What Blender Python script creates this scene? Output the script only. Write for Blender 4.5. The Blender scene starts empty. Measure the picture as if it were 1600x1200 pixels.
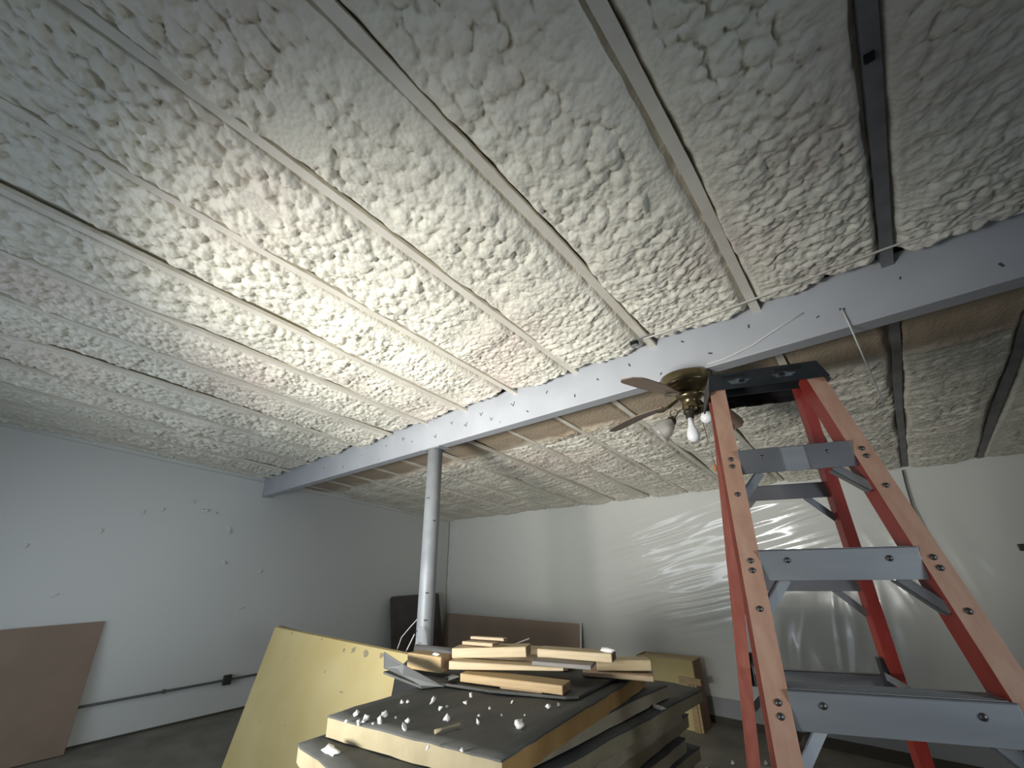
import bpy, bmesh, math, random
import numpy as np
from mathutils import Vector, Matrix

random.seed(4)
S = bpy.context.scene
COL = S.collection

# ------------------------------------------------------------------ camera
cam_d = bpy.data.cameras.new('camera')
cam = bpy.data.objects.new('camera', cam_d)
COL.objects.link(cam)
YAW, PITCH, ROLL = -.7027, .4166, -.0209
fw = Vector((math.sin(YAW) * math.cos(PITCH), math.cos(YAW) * math.cos(PITCH), math.sin(PITCH)))
r0 = Vector((math.cos(YAW), -math.sin(YAW), 0))
u0 = r0.cross(fw)
rt = r0 * math.cos(ROLL) + u0 * math.sin(ROLL)
up = u0 * math.cos(ROLL) - r0 * math.sin(ROLL)
M = Matrix((rt, up, -fw)).transposed().to_4x4()
M.translation = Vector((0, 0, 1.73))
cam.matrix_world = M
cam_d.sensor_width = 36
cam_d.lens = 635.04 / 1600 * 36
cam_d.clip_start = .02
S.camera = cam

# ------------------------------------------------------------------ world, daylight, exposure
w = bpy.data.worlds.new('world')
S.world = w
w.use_nodes = True
bg = w.node_tree.nodes['Background']
bg.inputs[0].default_value = (.62, .78, 1, 1)
bg.inputs[1].default_value = 1.2


def area(name, loc, direction, sx, sy, power, color, spread=180):
    d = bpy.data.lights.new(name, 'AREA')
    d.shape = 'RECTANGLE'
    d.size, d.size_y = sx, sy
    d.energy = power
    d.color = color
    d.spread = math.radians(spread)
    o = bpy.data.objects.new(name, d)
    COL.objects.link(o)
    o.location = loc
    o.rotation_euler = Vector(direction).to_track_quat('-Z', 'Y').to_euler()
    return o


# daylight thrown up from the bright ground outside through the open bay door in the front wall
area('daylight_bay', (-2.0, -1.56, 1.3), (-.07, 1, .27), 1.0, .5, 58, (1, .98, .93), 78)
area('bay_fill', (-4.1, -1.55, 1.45), (-.04, 1, .05), 3.2, 1.5, 27, (.90, .95, 1), 120)  # added soft fill in the bay opening, brightens the walls and film highlights
area('side_fill', (2.84, .6, 1.75), (-1, .02, .0), 1.4, .7, 9, (.78, .89, 1), 60)  # added bluish fill from the unseen right side, brightens the left wall

vs = S.view_settings
vs.view_transform = 'Standard'
vs.look = 'None'
vs.exposure = -.1
vs.gamma = 1
vs.use_curve_mapping = False


# ------------------------------------------------------------------ materials
def mat(name, color, rough=.6, metal=0, noise=0, nscale=8, color2=None, bump=0, bscale=60, detail=4, coords='Object',
        stretch=None, spec=.5, lo=.35, hi=.7):
    m = bpy.data.materials.new(name)
    m.use_nodes = True
    nt = m.node_tree
    N, L = nt.nodes, nt.links
    b = N['Principled BSDF']
    b.inputs['Base Color'].default_value = (*color, 1)
    b.inputs['Roughness'].default_value = rough
    b.inputs['Metallic'].default_value = metal
    b.inputs['Specular IOR Level'].default_value = spec
    tc = N.new('ShaderNodeTexCoord')
    src = tc.outputs[coords]
    if stretch:
        mp = N.new('ShaderNodeMapping')
        mp.inputs['Scale'].default_value = stretch
        L.new(src, mp.inputs[0])
        src = mp.outputs[0]
    if color2 is not None:
        n = N.new('ShaderNodeTexNoise')
        n.inputs['Scale'].default_value = nscale
        n.inputs['Detail'].default_value = detail
        L.new(src, n.inputs['Vector'])
        r = N.new('ShaderNodeValToRGB')
        r.color_ramp.elements[0].position = lo
        r.color_ramp.elements[1].position = hi
        r.color_ramp.elements[0].color = (*color, 1)
        r.color_ramp.elements[1].color = (*color2, 1)
        L.new(n.outputs['Fac'], r.inputs[0])
        L.new(r.outputs[0], b.inputs['Base Color'])
    if bump:
        n2 = N.new('ShaderNodeTexNoise')
        n2.inputs['Scale'].default_value = bscale
        n2.inputs['Detail'].default_value = 5
        L.new(src, n2.inputs['Vector'])
        bp = N.new('ShaderNodeBump')
        bp.inputs['Strength'].default_value = bump
        bp.inputs['Distance'].default_value = .01
        L.new(n2.outputs['Fac'], bp.inputs['Height'])
        L.new(bp.outputs[0], b.inputs['Normal'])
    return m


def foam_mat(name, c1, c2, c3, rough=.55, band=None):
    m = mat(name, c1, rough, color2=c2, nscale=1.7, detail=3, spec=.4, lo=.42, hi=.62)
    nt = m.node_tree
    N, L = nt.nodes, nt.links
    b = N['Principled BSDF']
    tc = N['Texture Coordinate']
    ramp = N['Color Ramp']
    n = N.new('ShaderNodeTexNoise')
    n.inputs['Scale'].default_value = .9
    n.inputs['Detail'].default_value = 4
    mp = N.new('ShaderNodeMapping')
    mp.inputs['Location'].default_value = (7, 3, 1)
    L.new(tc.outputs['Object'], mp.inputs[0])
    L.new(mp.outputs[0], n.inputs['Vector'])
    r2 = N.new('ShaderNodeMapRange')
    r2.inputs['From Min'].default_value = .5
    r2.inputs['From Max'].default_value = .72
    L.new(n.outputs['Fac'], r2.inputs[0])
    mx = N.new('ShaderNodeMixRGB')
    L.new(r2.outputs[0], mx.inputs[0])
    L.new(ramp.outputs[0], mx.inputs[1])
    mx.inputs[2].default_value = (*c3, 1)
    out = mx.outputs[0]
    if band:   # tan colour mixed into a band of the foam behind the beam
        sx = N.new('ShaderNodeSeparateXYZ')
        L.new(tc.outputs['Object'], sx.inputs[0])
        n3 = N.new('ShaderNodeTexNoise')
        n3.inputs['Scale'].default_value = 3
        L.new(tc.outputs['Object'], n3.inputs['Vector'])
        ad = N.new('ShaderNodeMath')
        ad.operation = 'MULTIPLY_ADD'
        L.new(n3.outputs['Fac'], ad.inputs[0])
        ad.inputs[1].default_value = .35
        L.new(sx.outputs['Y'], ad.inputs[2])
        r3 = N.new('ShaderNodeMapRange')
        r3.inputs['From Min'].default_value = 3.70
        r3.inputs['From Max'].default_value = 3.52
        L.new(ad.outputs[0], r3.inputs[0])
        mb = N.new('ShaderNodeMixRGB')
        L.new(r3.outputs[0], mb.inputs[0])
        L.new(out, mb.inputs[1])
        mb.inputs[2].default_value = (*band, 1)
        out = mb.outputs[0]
    L.new(out, b.inputs['Base Color'])
    v = N.new('ShaderNodeTexVoronoi')
    v.feature = 'SMOOTH_F1'
    v.inputs['Scale'].default_value = 48
    v.inputs['Smoothness'].default_value = .3
    L.new(tc.outputs['Object'], v.inputs['Vector'])
    bp = N.new('ShaderNodeBump')
    bp.invert = True
    bp.inputs['Strength'].default_value = .35
    bp.inputs['Distance'].default_value = .012
    L.new(v.outputs['Distance'], bp.inputs['Height'])
    L.new(bp.outputs[0], b.inputs['Normal'])
    return m


def film_mat(name, color, alpha, rough, coat=.7):
    m = bpy.data.materials.new(name)
    m.use_nodes = True
    nt = m.node_tree
    N, L = nt.nodes, nt.links
    b = N['Principled BSDF']
    b.inputs['Base Color'].default_value = (*color, 1)
    b.inputs['Roughness'].default_value = rough
    b.inputs['Specular IOR Level'].default_value = .6
    b.inputs['Coat Weight'].default_value = coat
    b.inputs['Coat Roughness'].default_value = .09
    tr = N.new('ShaderNodeBsdfTransparent')
    mx = N.new('ShaderNodeMixShader')
    mx.inputs[0].default_value = alpha
    L.new(tr.outputs[0], mx.inputs[1])
    L.new(b.outputs[0], mx.inputs[2])
    L.new(mx.outputs[0], N['Material Output'].inputs[0])
    return m


MT = dict(
    foam=foam_mat('spray_foam', (.77, .74, .63), (.85, .82, .70), (.77, .67, .58)),
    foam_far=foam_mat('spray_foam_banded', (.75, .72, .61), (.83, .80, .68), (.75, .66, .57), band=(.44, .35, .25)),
    purlin=mat('dusted_steel', (.70, .65, .56), .65, color2=(.80, .76, .66), nscale=5, bump=.15),
    purlin_dark=mat('bare_steel', (.16, .16, .16), .55, color2=(.25, .25, .25), nscale=6),
    deck=mat('roof_deck', (.10, .09, .085), .9),
    beam=mat('grey_beam_paint', (.42, .435, .46), .42, color2=(.47, .485, .51), nscale=3, bump=.06, bscale=25),
    nick=mat('dark_nick', (.08, .08, .09), .7),
    post=mat('galvanised_pipe', (.27, .29, .305), .5, .15, color2=(.34, .36, .375), nscale=7, bump=.05),
    wall=mat('white_wall', (.78, .78, .74), .7, color2=(.82, .82, .77), nscale=2),
    wall_dim=mat('grey_unseen_wall', (.30, .29, .27), .8, color2=(.35, .34, .31), nscale=3),  # unseen walls, coloured dark to cut light bouncing around the room
    wall_low=mat('grey_wall_base', (.34, .35, .36), .7, color2=(.38, .39, .39), nscale=3),
    film=film_mat('clear_poly_film', (.82, .83, .78), .72, .2),
    film_left=film_mat('clear_poly_film_matte', (.79, .80, .77), .8, .5, 0),
    floor=mat('dusty_concrete', (.15, .145, .125), .8, color2=(.24, .23, .20), nscale=2.5, detail=8, bump=.2, bscale=30),
    base=mat('dark_baseboard', (.07, .06, .045), .7),
    conduit=mat('dark_conduit', (.12, .12, .115), .5, .3),
    box=mat('black_outlet', (.03, .03, .03), .5),
    brown=mat('brown_hardboard', (.25, .18, .13), .6, color2=(.29, .21, .155), nscale=3, bump=.04),
    drywall=mat('brown_drywall_paper', (.33, .25, .19), .8, color2=(.37, .285, .215), nscale=2),
    white_edge=mat('white_plaster_edge', (.75, .75, .72), .8),
    panel=mat('dark_panel', (.055, .045, .042), .4, color2=(.085, .07, .065), nscale=4),
    yellow=mat('yellow_foam_board', (.55, .44, .19), .6, color2=(.61, .51, .25), nscale=2.2, detail=6, bump=.05, bscale=40),
    yellow_stain=mat('stained_chip', (.30, .27, .16), .8),
    facer=mat('grey_facer', (.066, .068, .064), .75, color2=(.105, .105, .098), nscale=5, detail=7, bump=.25, bscale=18),
    hollow_dark=mat('hollow_shade_black', (.02, .02, .02), .8),  # black for the shade in the hollow beside the stack
    facer_light=mat('grey_facer_back', (.15, .155, .155), .7),
    core=mat('foam_core', (.33, .28, .17), .8, color2=(.39, .335, .21), nscale=10, bump=.3, bscale=50),
    core_tan=mat('foam_core_tan', (.42, .35, .24), .8, color2=(.50, .42, .29), nscale=10, bump=.3, bscale=50),
    core_orange=mat('foam_core_aged', (.38, .22, .07), .7, color2=(.46, .28, .10), nscale=8, bump=.2, bscale=50),
    pine=mat('pine', (.38, .26, .12), .6, color2=(.46, .34, .18), nscale=6, stretch=(1, 14, 14), bump=.08),
    pine_pale=mat('pale_pine', (.47, .37, .22), .6, color2=(.55, .45, .29), nscale=6, stretch=(1, 14, 14), bump=.08),
    pine_old=mat('old_pine', (.42, .31, .20), .7, color2=(.54, .42, .29), nscale=6, stretch=(1, 14, 14), bump=.1),
    endgrain=mat('end_grain', (.26, .16, .10), .8, color2=(.36, .24, .15), nscale=30),
    grey_wood=mat('weathered_wood', (.20, .19, .18), .7, color2=(.28, .26, .24), nscale=7, stretch=(1, 10, 10)),
    crumb=mat('foam_crumb', (.78, .77, .73), .8, bump=.2),
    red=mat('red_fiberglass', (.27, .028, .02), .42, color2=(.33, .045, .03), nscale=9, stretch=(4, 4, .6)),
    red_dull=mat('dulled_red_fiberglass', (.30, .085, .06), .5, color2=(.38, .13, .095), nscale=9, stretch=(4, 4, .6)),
    faded=mat('faded_fiberglass', (.45, .245, .16), .65, color2=(.53, .32, .22), nscale=9, stretch=(4, 4, .6), bump=.1),
    alu=mat('aluminium', (.25, .26, .265), .5, .4, color2=(.32, .33, .335), nscale=5, stretch=(.5, 3, 3)),
    alu_dark=mat('dull_aluminium', (.15, .15, .155), .5, .4, color2=(.20, .20, .205), nscale=6),
    rivet=mat('dark_rivet', (.10, .095, .09), .4, .7),
    cap=mat('black_plastic', (.014, .019, .021), .38, color2=(.03, .031, .034), nscale=12, bump=.05),
    dust=mat('pale_dust', (.10, .125, .14), .8, color2=(.03, .035, .04), nscale=30),
    black=mat('black', (.005, .005, .005), .9),
    brass=mat('antique_brass', (.17, .135, .075), .28, .85, color2=(.26, .21, .12), nscale=9),
    blade=mat('brown_blade', (.22, .155, .115), .5, color2=(.27, .195, .15), nscale=5, stretch=(1, 8, 8)),
    bulb=mat('white_bulb', (.86, .86, .86), .25),
    socket=mat('dark_socket', (.06, .05, .04), .4, .5),
    chain=mat('chain', (.35, .30, .22), .4, .7),
    tassel=mat('orange_pull', (.45, .16, .06), .6),
    string=mat('white_string', (.74, .74, .70), .7),
    cord=mat('dark_cord', (.10, .095, .085), .7),
    cable=mat('foam_dusted_cable', (.62, .60, .54), .7),
    scrap=film_mat('plastic_scrap', (.45, .47, .48), .35, .3),
)
g = bpy.data.materials.new('frosted_glass')
g.use_nodes = True
gb = g.node_tree.nodes['Principled BSDF']
gb.inputs['Base Color'].default_value = (.86, .83, .78, 1)
gb.inputs['Roughness'].default_value = .35
gb.inputs['Transmission Weight'].default_value = .75
MT['glass'] = g


# ------------------------------------------------------------------ builders
def tag(o, label=None, cat=None, group=None, kind=None):
    if label: o['label'] = label
    if cat: o['category'] = cat
    if group: o['group'] = group
    if kind: o['kind'] = kind
    return o


def link(name, me, parent=None, loc=None):
    o = bpy.data.objects.new(name, me)
    COL.objects.link(o)
    if parent:
        o.parent = parent
        o.matrix_parent_inverse = Matrix.Identity(4)
    if loc is not None: o.location = loc
    return o


def empty(name, loc=(0, 0, 0), rz=0):
    o = bpy.data.objects.new(name, None)
    COL.objects.link(o)
    o.location = loc
    o.rotation_euler = (0, 0, rz)
    o.empty_display_size = .05
    return o


class MB:
    def __init__(s):
        s.bm = bmesh.new()

    def box(s, x0, x1, y0, y1, z0, z1, mi=0, T=None, bevel=0):
        vs_ = [s.bm.verts.new(((x1, x0)[i & 1 == 0], (y1, y0)[i & 2 == 0], (z1, z0)[i & 4 == 0])) for i in range(8)]
        fs = []
        for f in ((0, 2, 3, 1), (4, 5, 7, 6), (0, 1, 5, 4), (2, 6, 7, 3), (0, 4, 6, 2), (1, 3, 7, 5)):
            fc = s.bm.faces.new([vs_[i] for i in f])
            fc.material_index = mi
            fs.append(fc)
        if T is not None:
            for v in vs_: v.co = T @ v.co
        if bevel:
            es = set(e for f in fs for e in f.edges)
            bmesh.ops.bevel(s.bm, geom=list(es), offset=bevel, segments=2, affect='EDGES', profile=.6)
        return s

    def hexa(s, pts, mi=0, bevel=0):
        """8 points, bottom loop then top loop"""
        v = [s.bm.verts.new(p) for p in pts]
        fs = [s.bm.faces.new([v[i] for i in f]) for f in
              ((3, 2, 1, 0), (4, 5, 6, 7), (0, 1, 5, 4), (1, 2, 6, 5), (2, 3, 7, 6), (3, 0, 4, 7))]
        for f in fs: f.material_index = mi
        if bevel:
            es = set(e for f in fs for e in f.edges)
            bmesh.ops.bevel(s.bm, geom=list(es), offset=bevel, segments=1, affect='EDGES')
        return s

    def tube(s, pts, r, n=8, mi=0, cap=True, radii=None):
        pts = [Vector(p) for p in pts]
        rings = []
        prev = None
        for i, p in enumerate(pts):
            t = (pts[min(i + 1, len(pts) - 1)] - pts[max(i - 1, 0)]).normalized()
            a = prev if prev is not None else (Vector((0, 0, 1)) if abs(t.z) < .9 else Vector((1, 0, 0)))
            x = (a - t * a.dot(t)).normalized()
            prev = x
            y = t.cross(x)
            rr = radii[i] if radii else r
            rings.append([s.bm.verts.new(p + (x * math.cos(k * 2 * math.pi / n) + y * math.sin(k * 2 * math.pi / n)) * rr) for k in range(n)])
        for a, b in zip(rings, rings[1:]):
            for k in range(n):
                f = s.bm.faces.new((a[k], a[(k + 1) % n], b[(k + 1) % n], b[k]))
                f.smooth = True
                f.material_index = mi
        if cap:
            f = s.bm.faces.new(rings[0][::-1]); f.material_index = mi
            f = s.bm.faces.new(rings[-1]); f.material_index = mi
        return s

    def lathe(s, prof, n=28, mi=0, T=None):
        rings = []
        for r, z in prof:
            rings.append([s.bm.verts.new((T or Matrix()) @ Vector((r * math.cos(k * 2 * math.pi / n), r * math.sin(k * 2 * math.pi / n), z))) for k in range(n)])
        for a, b in zip(rings, rings[1:]):
            for k in range(n):
                f = s.bm.faces.new((a[k], a[(k + 1) % n], b[(k + 1) % n], b[k]))
                f.smooth = True
                f.material_index = mi
        return s

    def prism(s, poly, d, mi=0):
        """poly: list of 3D points, extruded by vector d"""
        a = [s.bm.verts.new(p) for p in poly]
        b = [s.bm.verts.new(Vector(p) + Vector(d)) for p in poly]
        n = len(a)
        fs = [s.bm.faces.new(a[::-1]), s.bm.faces.new(b)]
        for k in range(n):
            fs.append(s.bm.faces.new((a[k], a[(k + 1) % n], b[(k + 1) % n], b[k])))
        for f in fs: f.material_index = mi
        return s

    def mesh(s, name, mats):
        bmesh.ops.recalc_face_normals(s.bm, faces=s.bm.faces)
        me = bpy.data.meshes.new(name)
        s.bm.to_mesh(me)
        s.bm.free()
        for m in (mats if isinstance(mats, (list, tuple)) else [mats]):
            me.materials.append(MT[m] if isinstance(m, str) else m)
        return me

    def obj(s, name, mats, parent=None, loc=None):
        return link(name, s.mesh(name, mats), parent, loc)


def grid_obj(name, X, Y, Z, m, parent=None, smooth=True, flip=False):
    """X,Y,Z 2-D arrays -> a quad grid object"""
    a, b = X.shape
    co = np.stack([X, Y, Z], -1).reshape(-1, 3).astype(np.float32)
    i = np.arange(a * b).reshape(a, b)
    q = np.stack([i[:-1, :-1], i[1:, :-1], i[1:, 1:], i[:-1, 1:]], -1).reshape(-1, 4)
    if flip: q = q[:, ::-1]
    me = bpy.data.meshes.new(name)
    me.vertices.add(len(co))
    me.vertices.foreach_set('co', co.ravel())
    me.loops.add(q.size)
    me.loops.foreach_set('vertex_index', np.ascontiguousarray(q, dtype=np.int32).ravel())
    me.polygons.add(len(q))
    me.polygons.foreach_set('loop_start', np.arange(0, q.size, 4, dtype=np.int32))
    me.polygons.foreach_set('loop_total', np.full(len(q), 4, dtype=np.int32))
    if smooth: me.polygons.foreach_set('use_smooth', np.ones(len(q), dtype=bool))
    me.update(calc_edges=True)
    me.materials.append(MT[m])
    return link(name, me, parent)


# ------------------------------------------------------------------ noise for relief
def hsh(ix, iy, seed):
    h = (ix.astype(np.int64) * 374761393 + iy.astype(np.int64) * 668265263 + seed * 974711) & 0xffffffff
    h = ((h ^ (h >> 13)) * 1274126177) & 0xffffffff
    h = ((h ^ (h >> 16)) * 2246822519) & 0xffffffff
    return ((h ^ (h >> 15)) & 0xffffff) / float(0x1000000)


def vnoise(x, y, seed=0):
    ix, iy = np.floor(x), np.floor(y)
    fx, fy = x - ix, y - iy
    fx = fx * fx * (3 - 2 * fx)
    fy = fy * fy * (3 - 2 * fy)
    a, b = hsh(ix, iy, seed), hsh(ix + 1, iy, seed)
    c, d = hsh(ix, iy + 1, seed), hsh(ix + 1, iy + 1, seed)
    return (a + (b - a) * fx) * (1 - fy) + (c + (d - c) * fx) * fy


def popcorn(x, y, s, seed):
    x, y = x / s, y / s
    ix, iy = np.floor(x), np.floor(y)
    out = np.zeros_like(x)
    for dx in (-1, 0, 1):
        for dy in (-1, 0, 1):
            cx, cy = ix + dx, iy + dy
            px = cx + hsh(cx, cy, seed)
            py = cy + hsh(cx, cy, seed + 1)
            rr = .55 + .4 * hsh(cx, cy, seed + 2)
            hh = .45 + .55 * hsh(cx, cy, seed + 3)
            d2 = ((x - px) ** 2 + (y - py) ** 2) / rr ** 2
            out = np.maximum(out, hh * rr * np.sqrt(np.maximum(0, 1 - d2)))
    return out


def sstep(a, b, x):
    t = np.clip((x - a) / (b - a), 0, 1)
    return t * t * (3 - 2 * t)


# ------------------------------------------------------------------ the room
XL, XR, YF, YB = -7.285, 2.9, -1.62, 6.366
BEAM_Y, BEAM_W, BEAM_Z = 2.43, .11, 2.78


def zc(x, y): return 3.278 - .1006 * y


def zf(x): return -.02 * (x - XL)


# floor, falling slightly to the right
m = MB()
m.hexa([(XL - .1, YF - .1, -.5), (XR + .1, YF - .1, -.5), (XR + .1, YB + .1, -.5), (XL - .1, YB + .1, -.5),
        (XL - .1, YF - .1, zf(XL - .1)), (XR + .1, YF - .1, zf(XR + .1)), (XR + .1, YB + .1, zf(XR + .1)), (XL - .1, YB + .1, zf(XL - .1))])
tag(m.obj('floor', 'floor'), kind='structure')
wl = tag(MB().box(XL - .12, XL, YF - .1, YB + .12, -.3, 3.55).obj('wall_left', 'wall'), kind='structure')
wb = tag(MB().box(XL - .12, XR + .12, YB, YB + .12, -.3, 3.55).obj('wall_back', 'wall'), kind='structure')
m = MB()
m.box(XR, XR + .12, YF - .1, -.3, -.3, 3.55)
m.box(XR, XR + .12, 1.5, YB + .12, -.3, 3.55)
m.box(XR, XR + .12, -.3, 1.5, -.3, 1.3)
m.box(XR, XR + .12, -.3, 1.5, 2.2, 3.55)
tag(m.obj('wall_right', 'wall_dim'), kind='structure')
m = MB()
m.box(XL - .12, -5.8, YF - .12, YF, -.3, 3.55)
m.box(-1.2, XR + .12, YF - .12, YF, -.3, 3.55)
m.box(-5.8, -1.6, YF - .12, YF, 2.3, 3.55)
m.box(-1.6, -1.2, YF - .12, YF, 2.3, 3.55)
tag(m.obj('wall_front', 'wall_dim'), kind='structure')
# lower strips of the walls that the sheeting leaves bare, and the base lines
tag(MB().box(XL, XR, YB - .012, YB, -.2, .17).obj('trim_1', 'wall_low'), kind='structure')
tag(MB().box(XL + .01, XR, YB - .03, YB - .012, -.22, -.03).obj('baseboard_back', 'base'), kind='structure')
tag(MB().box(XL, XL + .012, YF, YB - .03, -.1, .02).obj('baseboard_left', 'base'), kind='structure')

# ceiling deck with its purlins and the sprayed foam between them
m = MB()
dz = .16
m.hexa([(XL - .1, YF - .1, zc(0, YF - .1) + dz), (XR + .1, YF - .1, zc(0, YF - .1) + dz), (XR + .1, YB + .1, zc(0, YB + .1) + dz), (XL - .1, YB + .1, zc(0, YB + .1) + dz),
        (XL - .1, YF - .1, zc(0, YF - .1) + dz + .08), (XR + .1, YF - .1, zc(0, YF - .1) + dz + .08), (XR + .1, YB + .1, zc(0, YB + .1) + dz + .08), (XL - .1, YB + .1, zc(0, YB + .1) + dz + .08)])
ceiling = tag(m.obj('ceiling', 'deck'), kind='structure')

PX = [-7.02, -6.40, -5.76, -5.10, -4.45, -3.80, -3.20, -2.62, -2.03, -1.432, -.817, -.200, .383, .966, 1.57, 2.18, 2.74]
for k, px in enumerate(PX):
    hw = .023
    # a Z-purlin: bottom flange with lip, web, top flange
    m = MB()
    prof = [(-hw, 0), (hw, 0), (hw, .025), (hw - .004, .025), (hw - .004, .004), (-hw + .004, .004), (-hw + .004, .156), (-hw - .03, .156), (-hw - .03, .16), (-hw, .16)]
    jog = [random.uniform(-.008, .008) for _ in range(9)]
    ys = [YF + (YB - .02 - YF) * i / 8 for i in range(9)]
    rings = []
    for y, j in zip(ys, jog):
        rings.append([m.bm.verts.new((px + j + p[0], y, zc(px, y) + p[1] + j * .3)) for p in prof])
    for a, b in zip(rings, rings[1:]):
        for i in range(len(prof)):
            m.bm.faces.new((a[i], a[(i + 1) % len(prof)], b[(i + 1) % len(prof)], b[i]))
    m.bm.faces.new(rings[0]); m.bm.faces.new(rings[-1][::-1])
    m.obj('purlin', 'purlin' if px < .3 else 'purlin_dark', ceiling)


def foam_strip(x0, x1, y0, y1, step, mname, far):
    nx = max(8, int((x1 - x0) / step) + 1)
    ny = max(8, int((y1 - y0) / step) + 1)
    X, Y = np.meshgrid(np.linspace(x0, x1, nx), np.linspace(y0, y1, ny), indexing='ij')
    wx = X + .030 * (vnoise(X * 5, Y * 5, 11) - .5) + .010 * (vnoise(X * 17, Y * 17, 12) - .5)
    wy = Y + .040 * (vnoise(X * 4, Y * 4, 13) - .5) + .010 * (vnoise(X * 17, Y * 17, 14) - .5)
    tex = vnoise(X * 1.3, Y * 1.3, 21)
    kb = sstep(.55, .75, vnoise(X * .8 + 5, Y * .9, 22))
    rows = sstep(.9, 2.2, Y + .8 * (vnoise(X * 1.5, Y * 1.5, 23) - .5)) if not far else np.ones_like(Y)
    wz = wy + .10 * wx
    big = popcorn(wx, wz * .9, .044, 31) * 1.2 * kb + popcorn(wx, wz * .9, .030, 32) * (1 - kb)
    big = big * (1 - rows) + popcorn(wx * .8, wz * 1.2, .028, 33) * rows
    mid = popcorn(wx * 1.05, wz, .019, 41)
    fine = popcorn(wx, wy * 1.1, .014, 51)
    ridge = np.abs(vnoise(wx * 2.4 + 3, (wy + .10 * wx) * 13, 61) * 2 - 1)
    swell = vnoise(X * 3.1, Y * 3.1, 71) - .5
    pas = vnoise(X * 1.2, (Y + .12 * X) * 6, 81) - .5
    amp = (.55 + .75 * tex) * (1.5 if x0 < -2.7 and not far else 1.1)
    near = sstep(1.0, 2.2, Y) if not far else np.ones_like(Y)
    h = amp * (.034 * big + .010 * mid + .002 * fine) * (1 - .25 * near if not far else .6)
    h += .017 * (1 - ridge) * (.2 + .8 * near)
    h += .022 * swell + .022 * pas - .020
    # flat shaved or thinly covered patches
    for (ax, ay, rx, ry) in ((-1.28, .27, .13, .11), (-.31, 1.35, .07, .08), (-.98, .42, .06, .06), (-1.75, .30, .07, .10), (-.62, .12, .09, .07)):
        dd = np.maximum(np.abs(X - ax + .2 * (Y - ay) + .03 * (vnoise(X * 25, Y * 25, 5) - .5)) / rx, np.abs(Y - ay + .03 * (vnoise(X * 25, Y * 25, 6) - .5)) / ry)
        k = 1 - sstep(.85, 1.08, dd)
        h = h * (1 - k) + .002 * k
    if far:   # smooth tan band right behind the beam, ending in a ragged lip
        lip = 3.42 + .10 * (vnoise(X * 3, X * 0 + 2, 91) - .5) + .04 * (vnoise(X * 14, X * 0, 92) - .5)
        k = 1 - sstep(-.03, .04, Y - lip)
        h = h * (1 - k) + (.004 * vnoise(X * 12, Y * 12, 93) - .012) * k
    # thinner along the purlins, here and there creeping over their flanges
    d = np.minimum(X - x0, x1 - X)
    sd = np.where(X - x0 < x1 - X, x0, x1)
    edge = .030 + .034 * (vnoise(Y * 2.3, sd * 7, 101) - .45) + .012 * (vnoise(Y * 17, sd * 5, 102) - .5)
    edge = edge + np.where(sd < -2.3, .036, .012) * sstep(.5, .75, vnoise(Y * 1.4 + 3, sd * 5 + (X > (x0 + x1) / 2) * 3, 104))
    if x0 < -2.3 and not far:   # open, shadowy gaps along one flank of the left-hand purlins
        edge = edge + np.where(sd == x0, .05, .012) * sstep(.35, .6, vnoise(Y * .9 + x0 * 3, sd * 2, 105))
        h = h - .016
    b = -.045 + .048 * sstep(-.03, .022, d - edge) + .010 * sstep(.03, .14, d - edge)
    sk = .03 + .12 * sstep(.45, .75, vnoise(Y * 1.1 + 9, sd * 3 + (X > (x0 + x1) / 2), 103))
    h = h * sstep(-.02, sk, d - edge) + b
    # ragged gap at the beam and at the walls
    gap = .05 * vnoise(X * 7, X * 0 + 4, 111) + .03 * vnoise(X * 30, X * 0 + 4, 112)
    e = (y1 - Y) if not far else (y1 - Y) + .02
    h -= .09 * (1 - sstep(-.01, .04, e - gap))
    if far: h -= .05 * (1 - sstep(0, .03, Y - y0 + .03))
    Z = zc(X, Y) - h
    return grid_obj('foam_strip', X, Y, Z, mname, ceiling, flip=True)


edges = [XL] + PX + [XR]
for a, b in zip(edges, edges[1:]):
    mid = (a + b) / 2
    st = .008 if mid > -2.7 and mid < 1.7 else .010 if mid > -4.5 else .013
    if mid > 1.7: st = .03
    foam_strip(a, b, YF, BEAM_Y + .004, st, 'foam', False)
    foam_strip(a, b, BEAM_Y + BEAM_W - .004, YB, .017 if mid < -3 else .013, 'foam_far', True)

# ------------------------------------------------------------------ plastic sheeting over the walls
def ridged(a, b, wl, seed, warp=.5):
    """crease relief: a runs along the creases, b across them"""
    bb = b + warp * wl * (vnoise(a * 1.7, b / wl * .35, seed) - .5) * 2
    v = vnoise(a * 1.1, bb / wl, seed + 1)
    return 1 - np.abs(v * 2 - 1)


def rotc(x, z, deg):
    c, s = math.cos(math.radians(deg)), math.sin(math.radians(deg))
    return x * c + z * s, -x * s + z * c


X, Z = np.meshgrid(np.arange(XL + .03, XR - .02, .021), np.linspace(.17, 2.72, 150), indexing='ij')
blob = lambda cx, cz, rx, rz: np.exp(-((X - cx) / rx) ** 2 - ((Z - cz) / rz) ** 2)
a1, b1 = rotc(X, Z, 13)
mA = np.clip(blob(-2.7, 1.8, .9, .6) * 1.3 + blob(-2.3, 1.2, .5, .3) + blob(-.9, 2.1, .8, .4), 0, 1)
D = .022 * mA * ridged(a1, b1, .085, 201) + .010 * mA * ridged(a1, b1, .05, 205)
D += .006 * (blob(-4.4, 1.7, 2.2, .6)) * ridged(a1, b1, .45, 211)
a2, b2 = rotc(X, Z, 80)
mB = np.clip(blob(-1.05, .68, .6, .28) + .8 * blob(-.5, .9, .4, .5), 0, 1)
D += .024 * mB * ridged(a2, b2, .10, 221)
a3, b3 = rotc(X, Z, 108)
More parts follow.
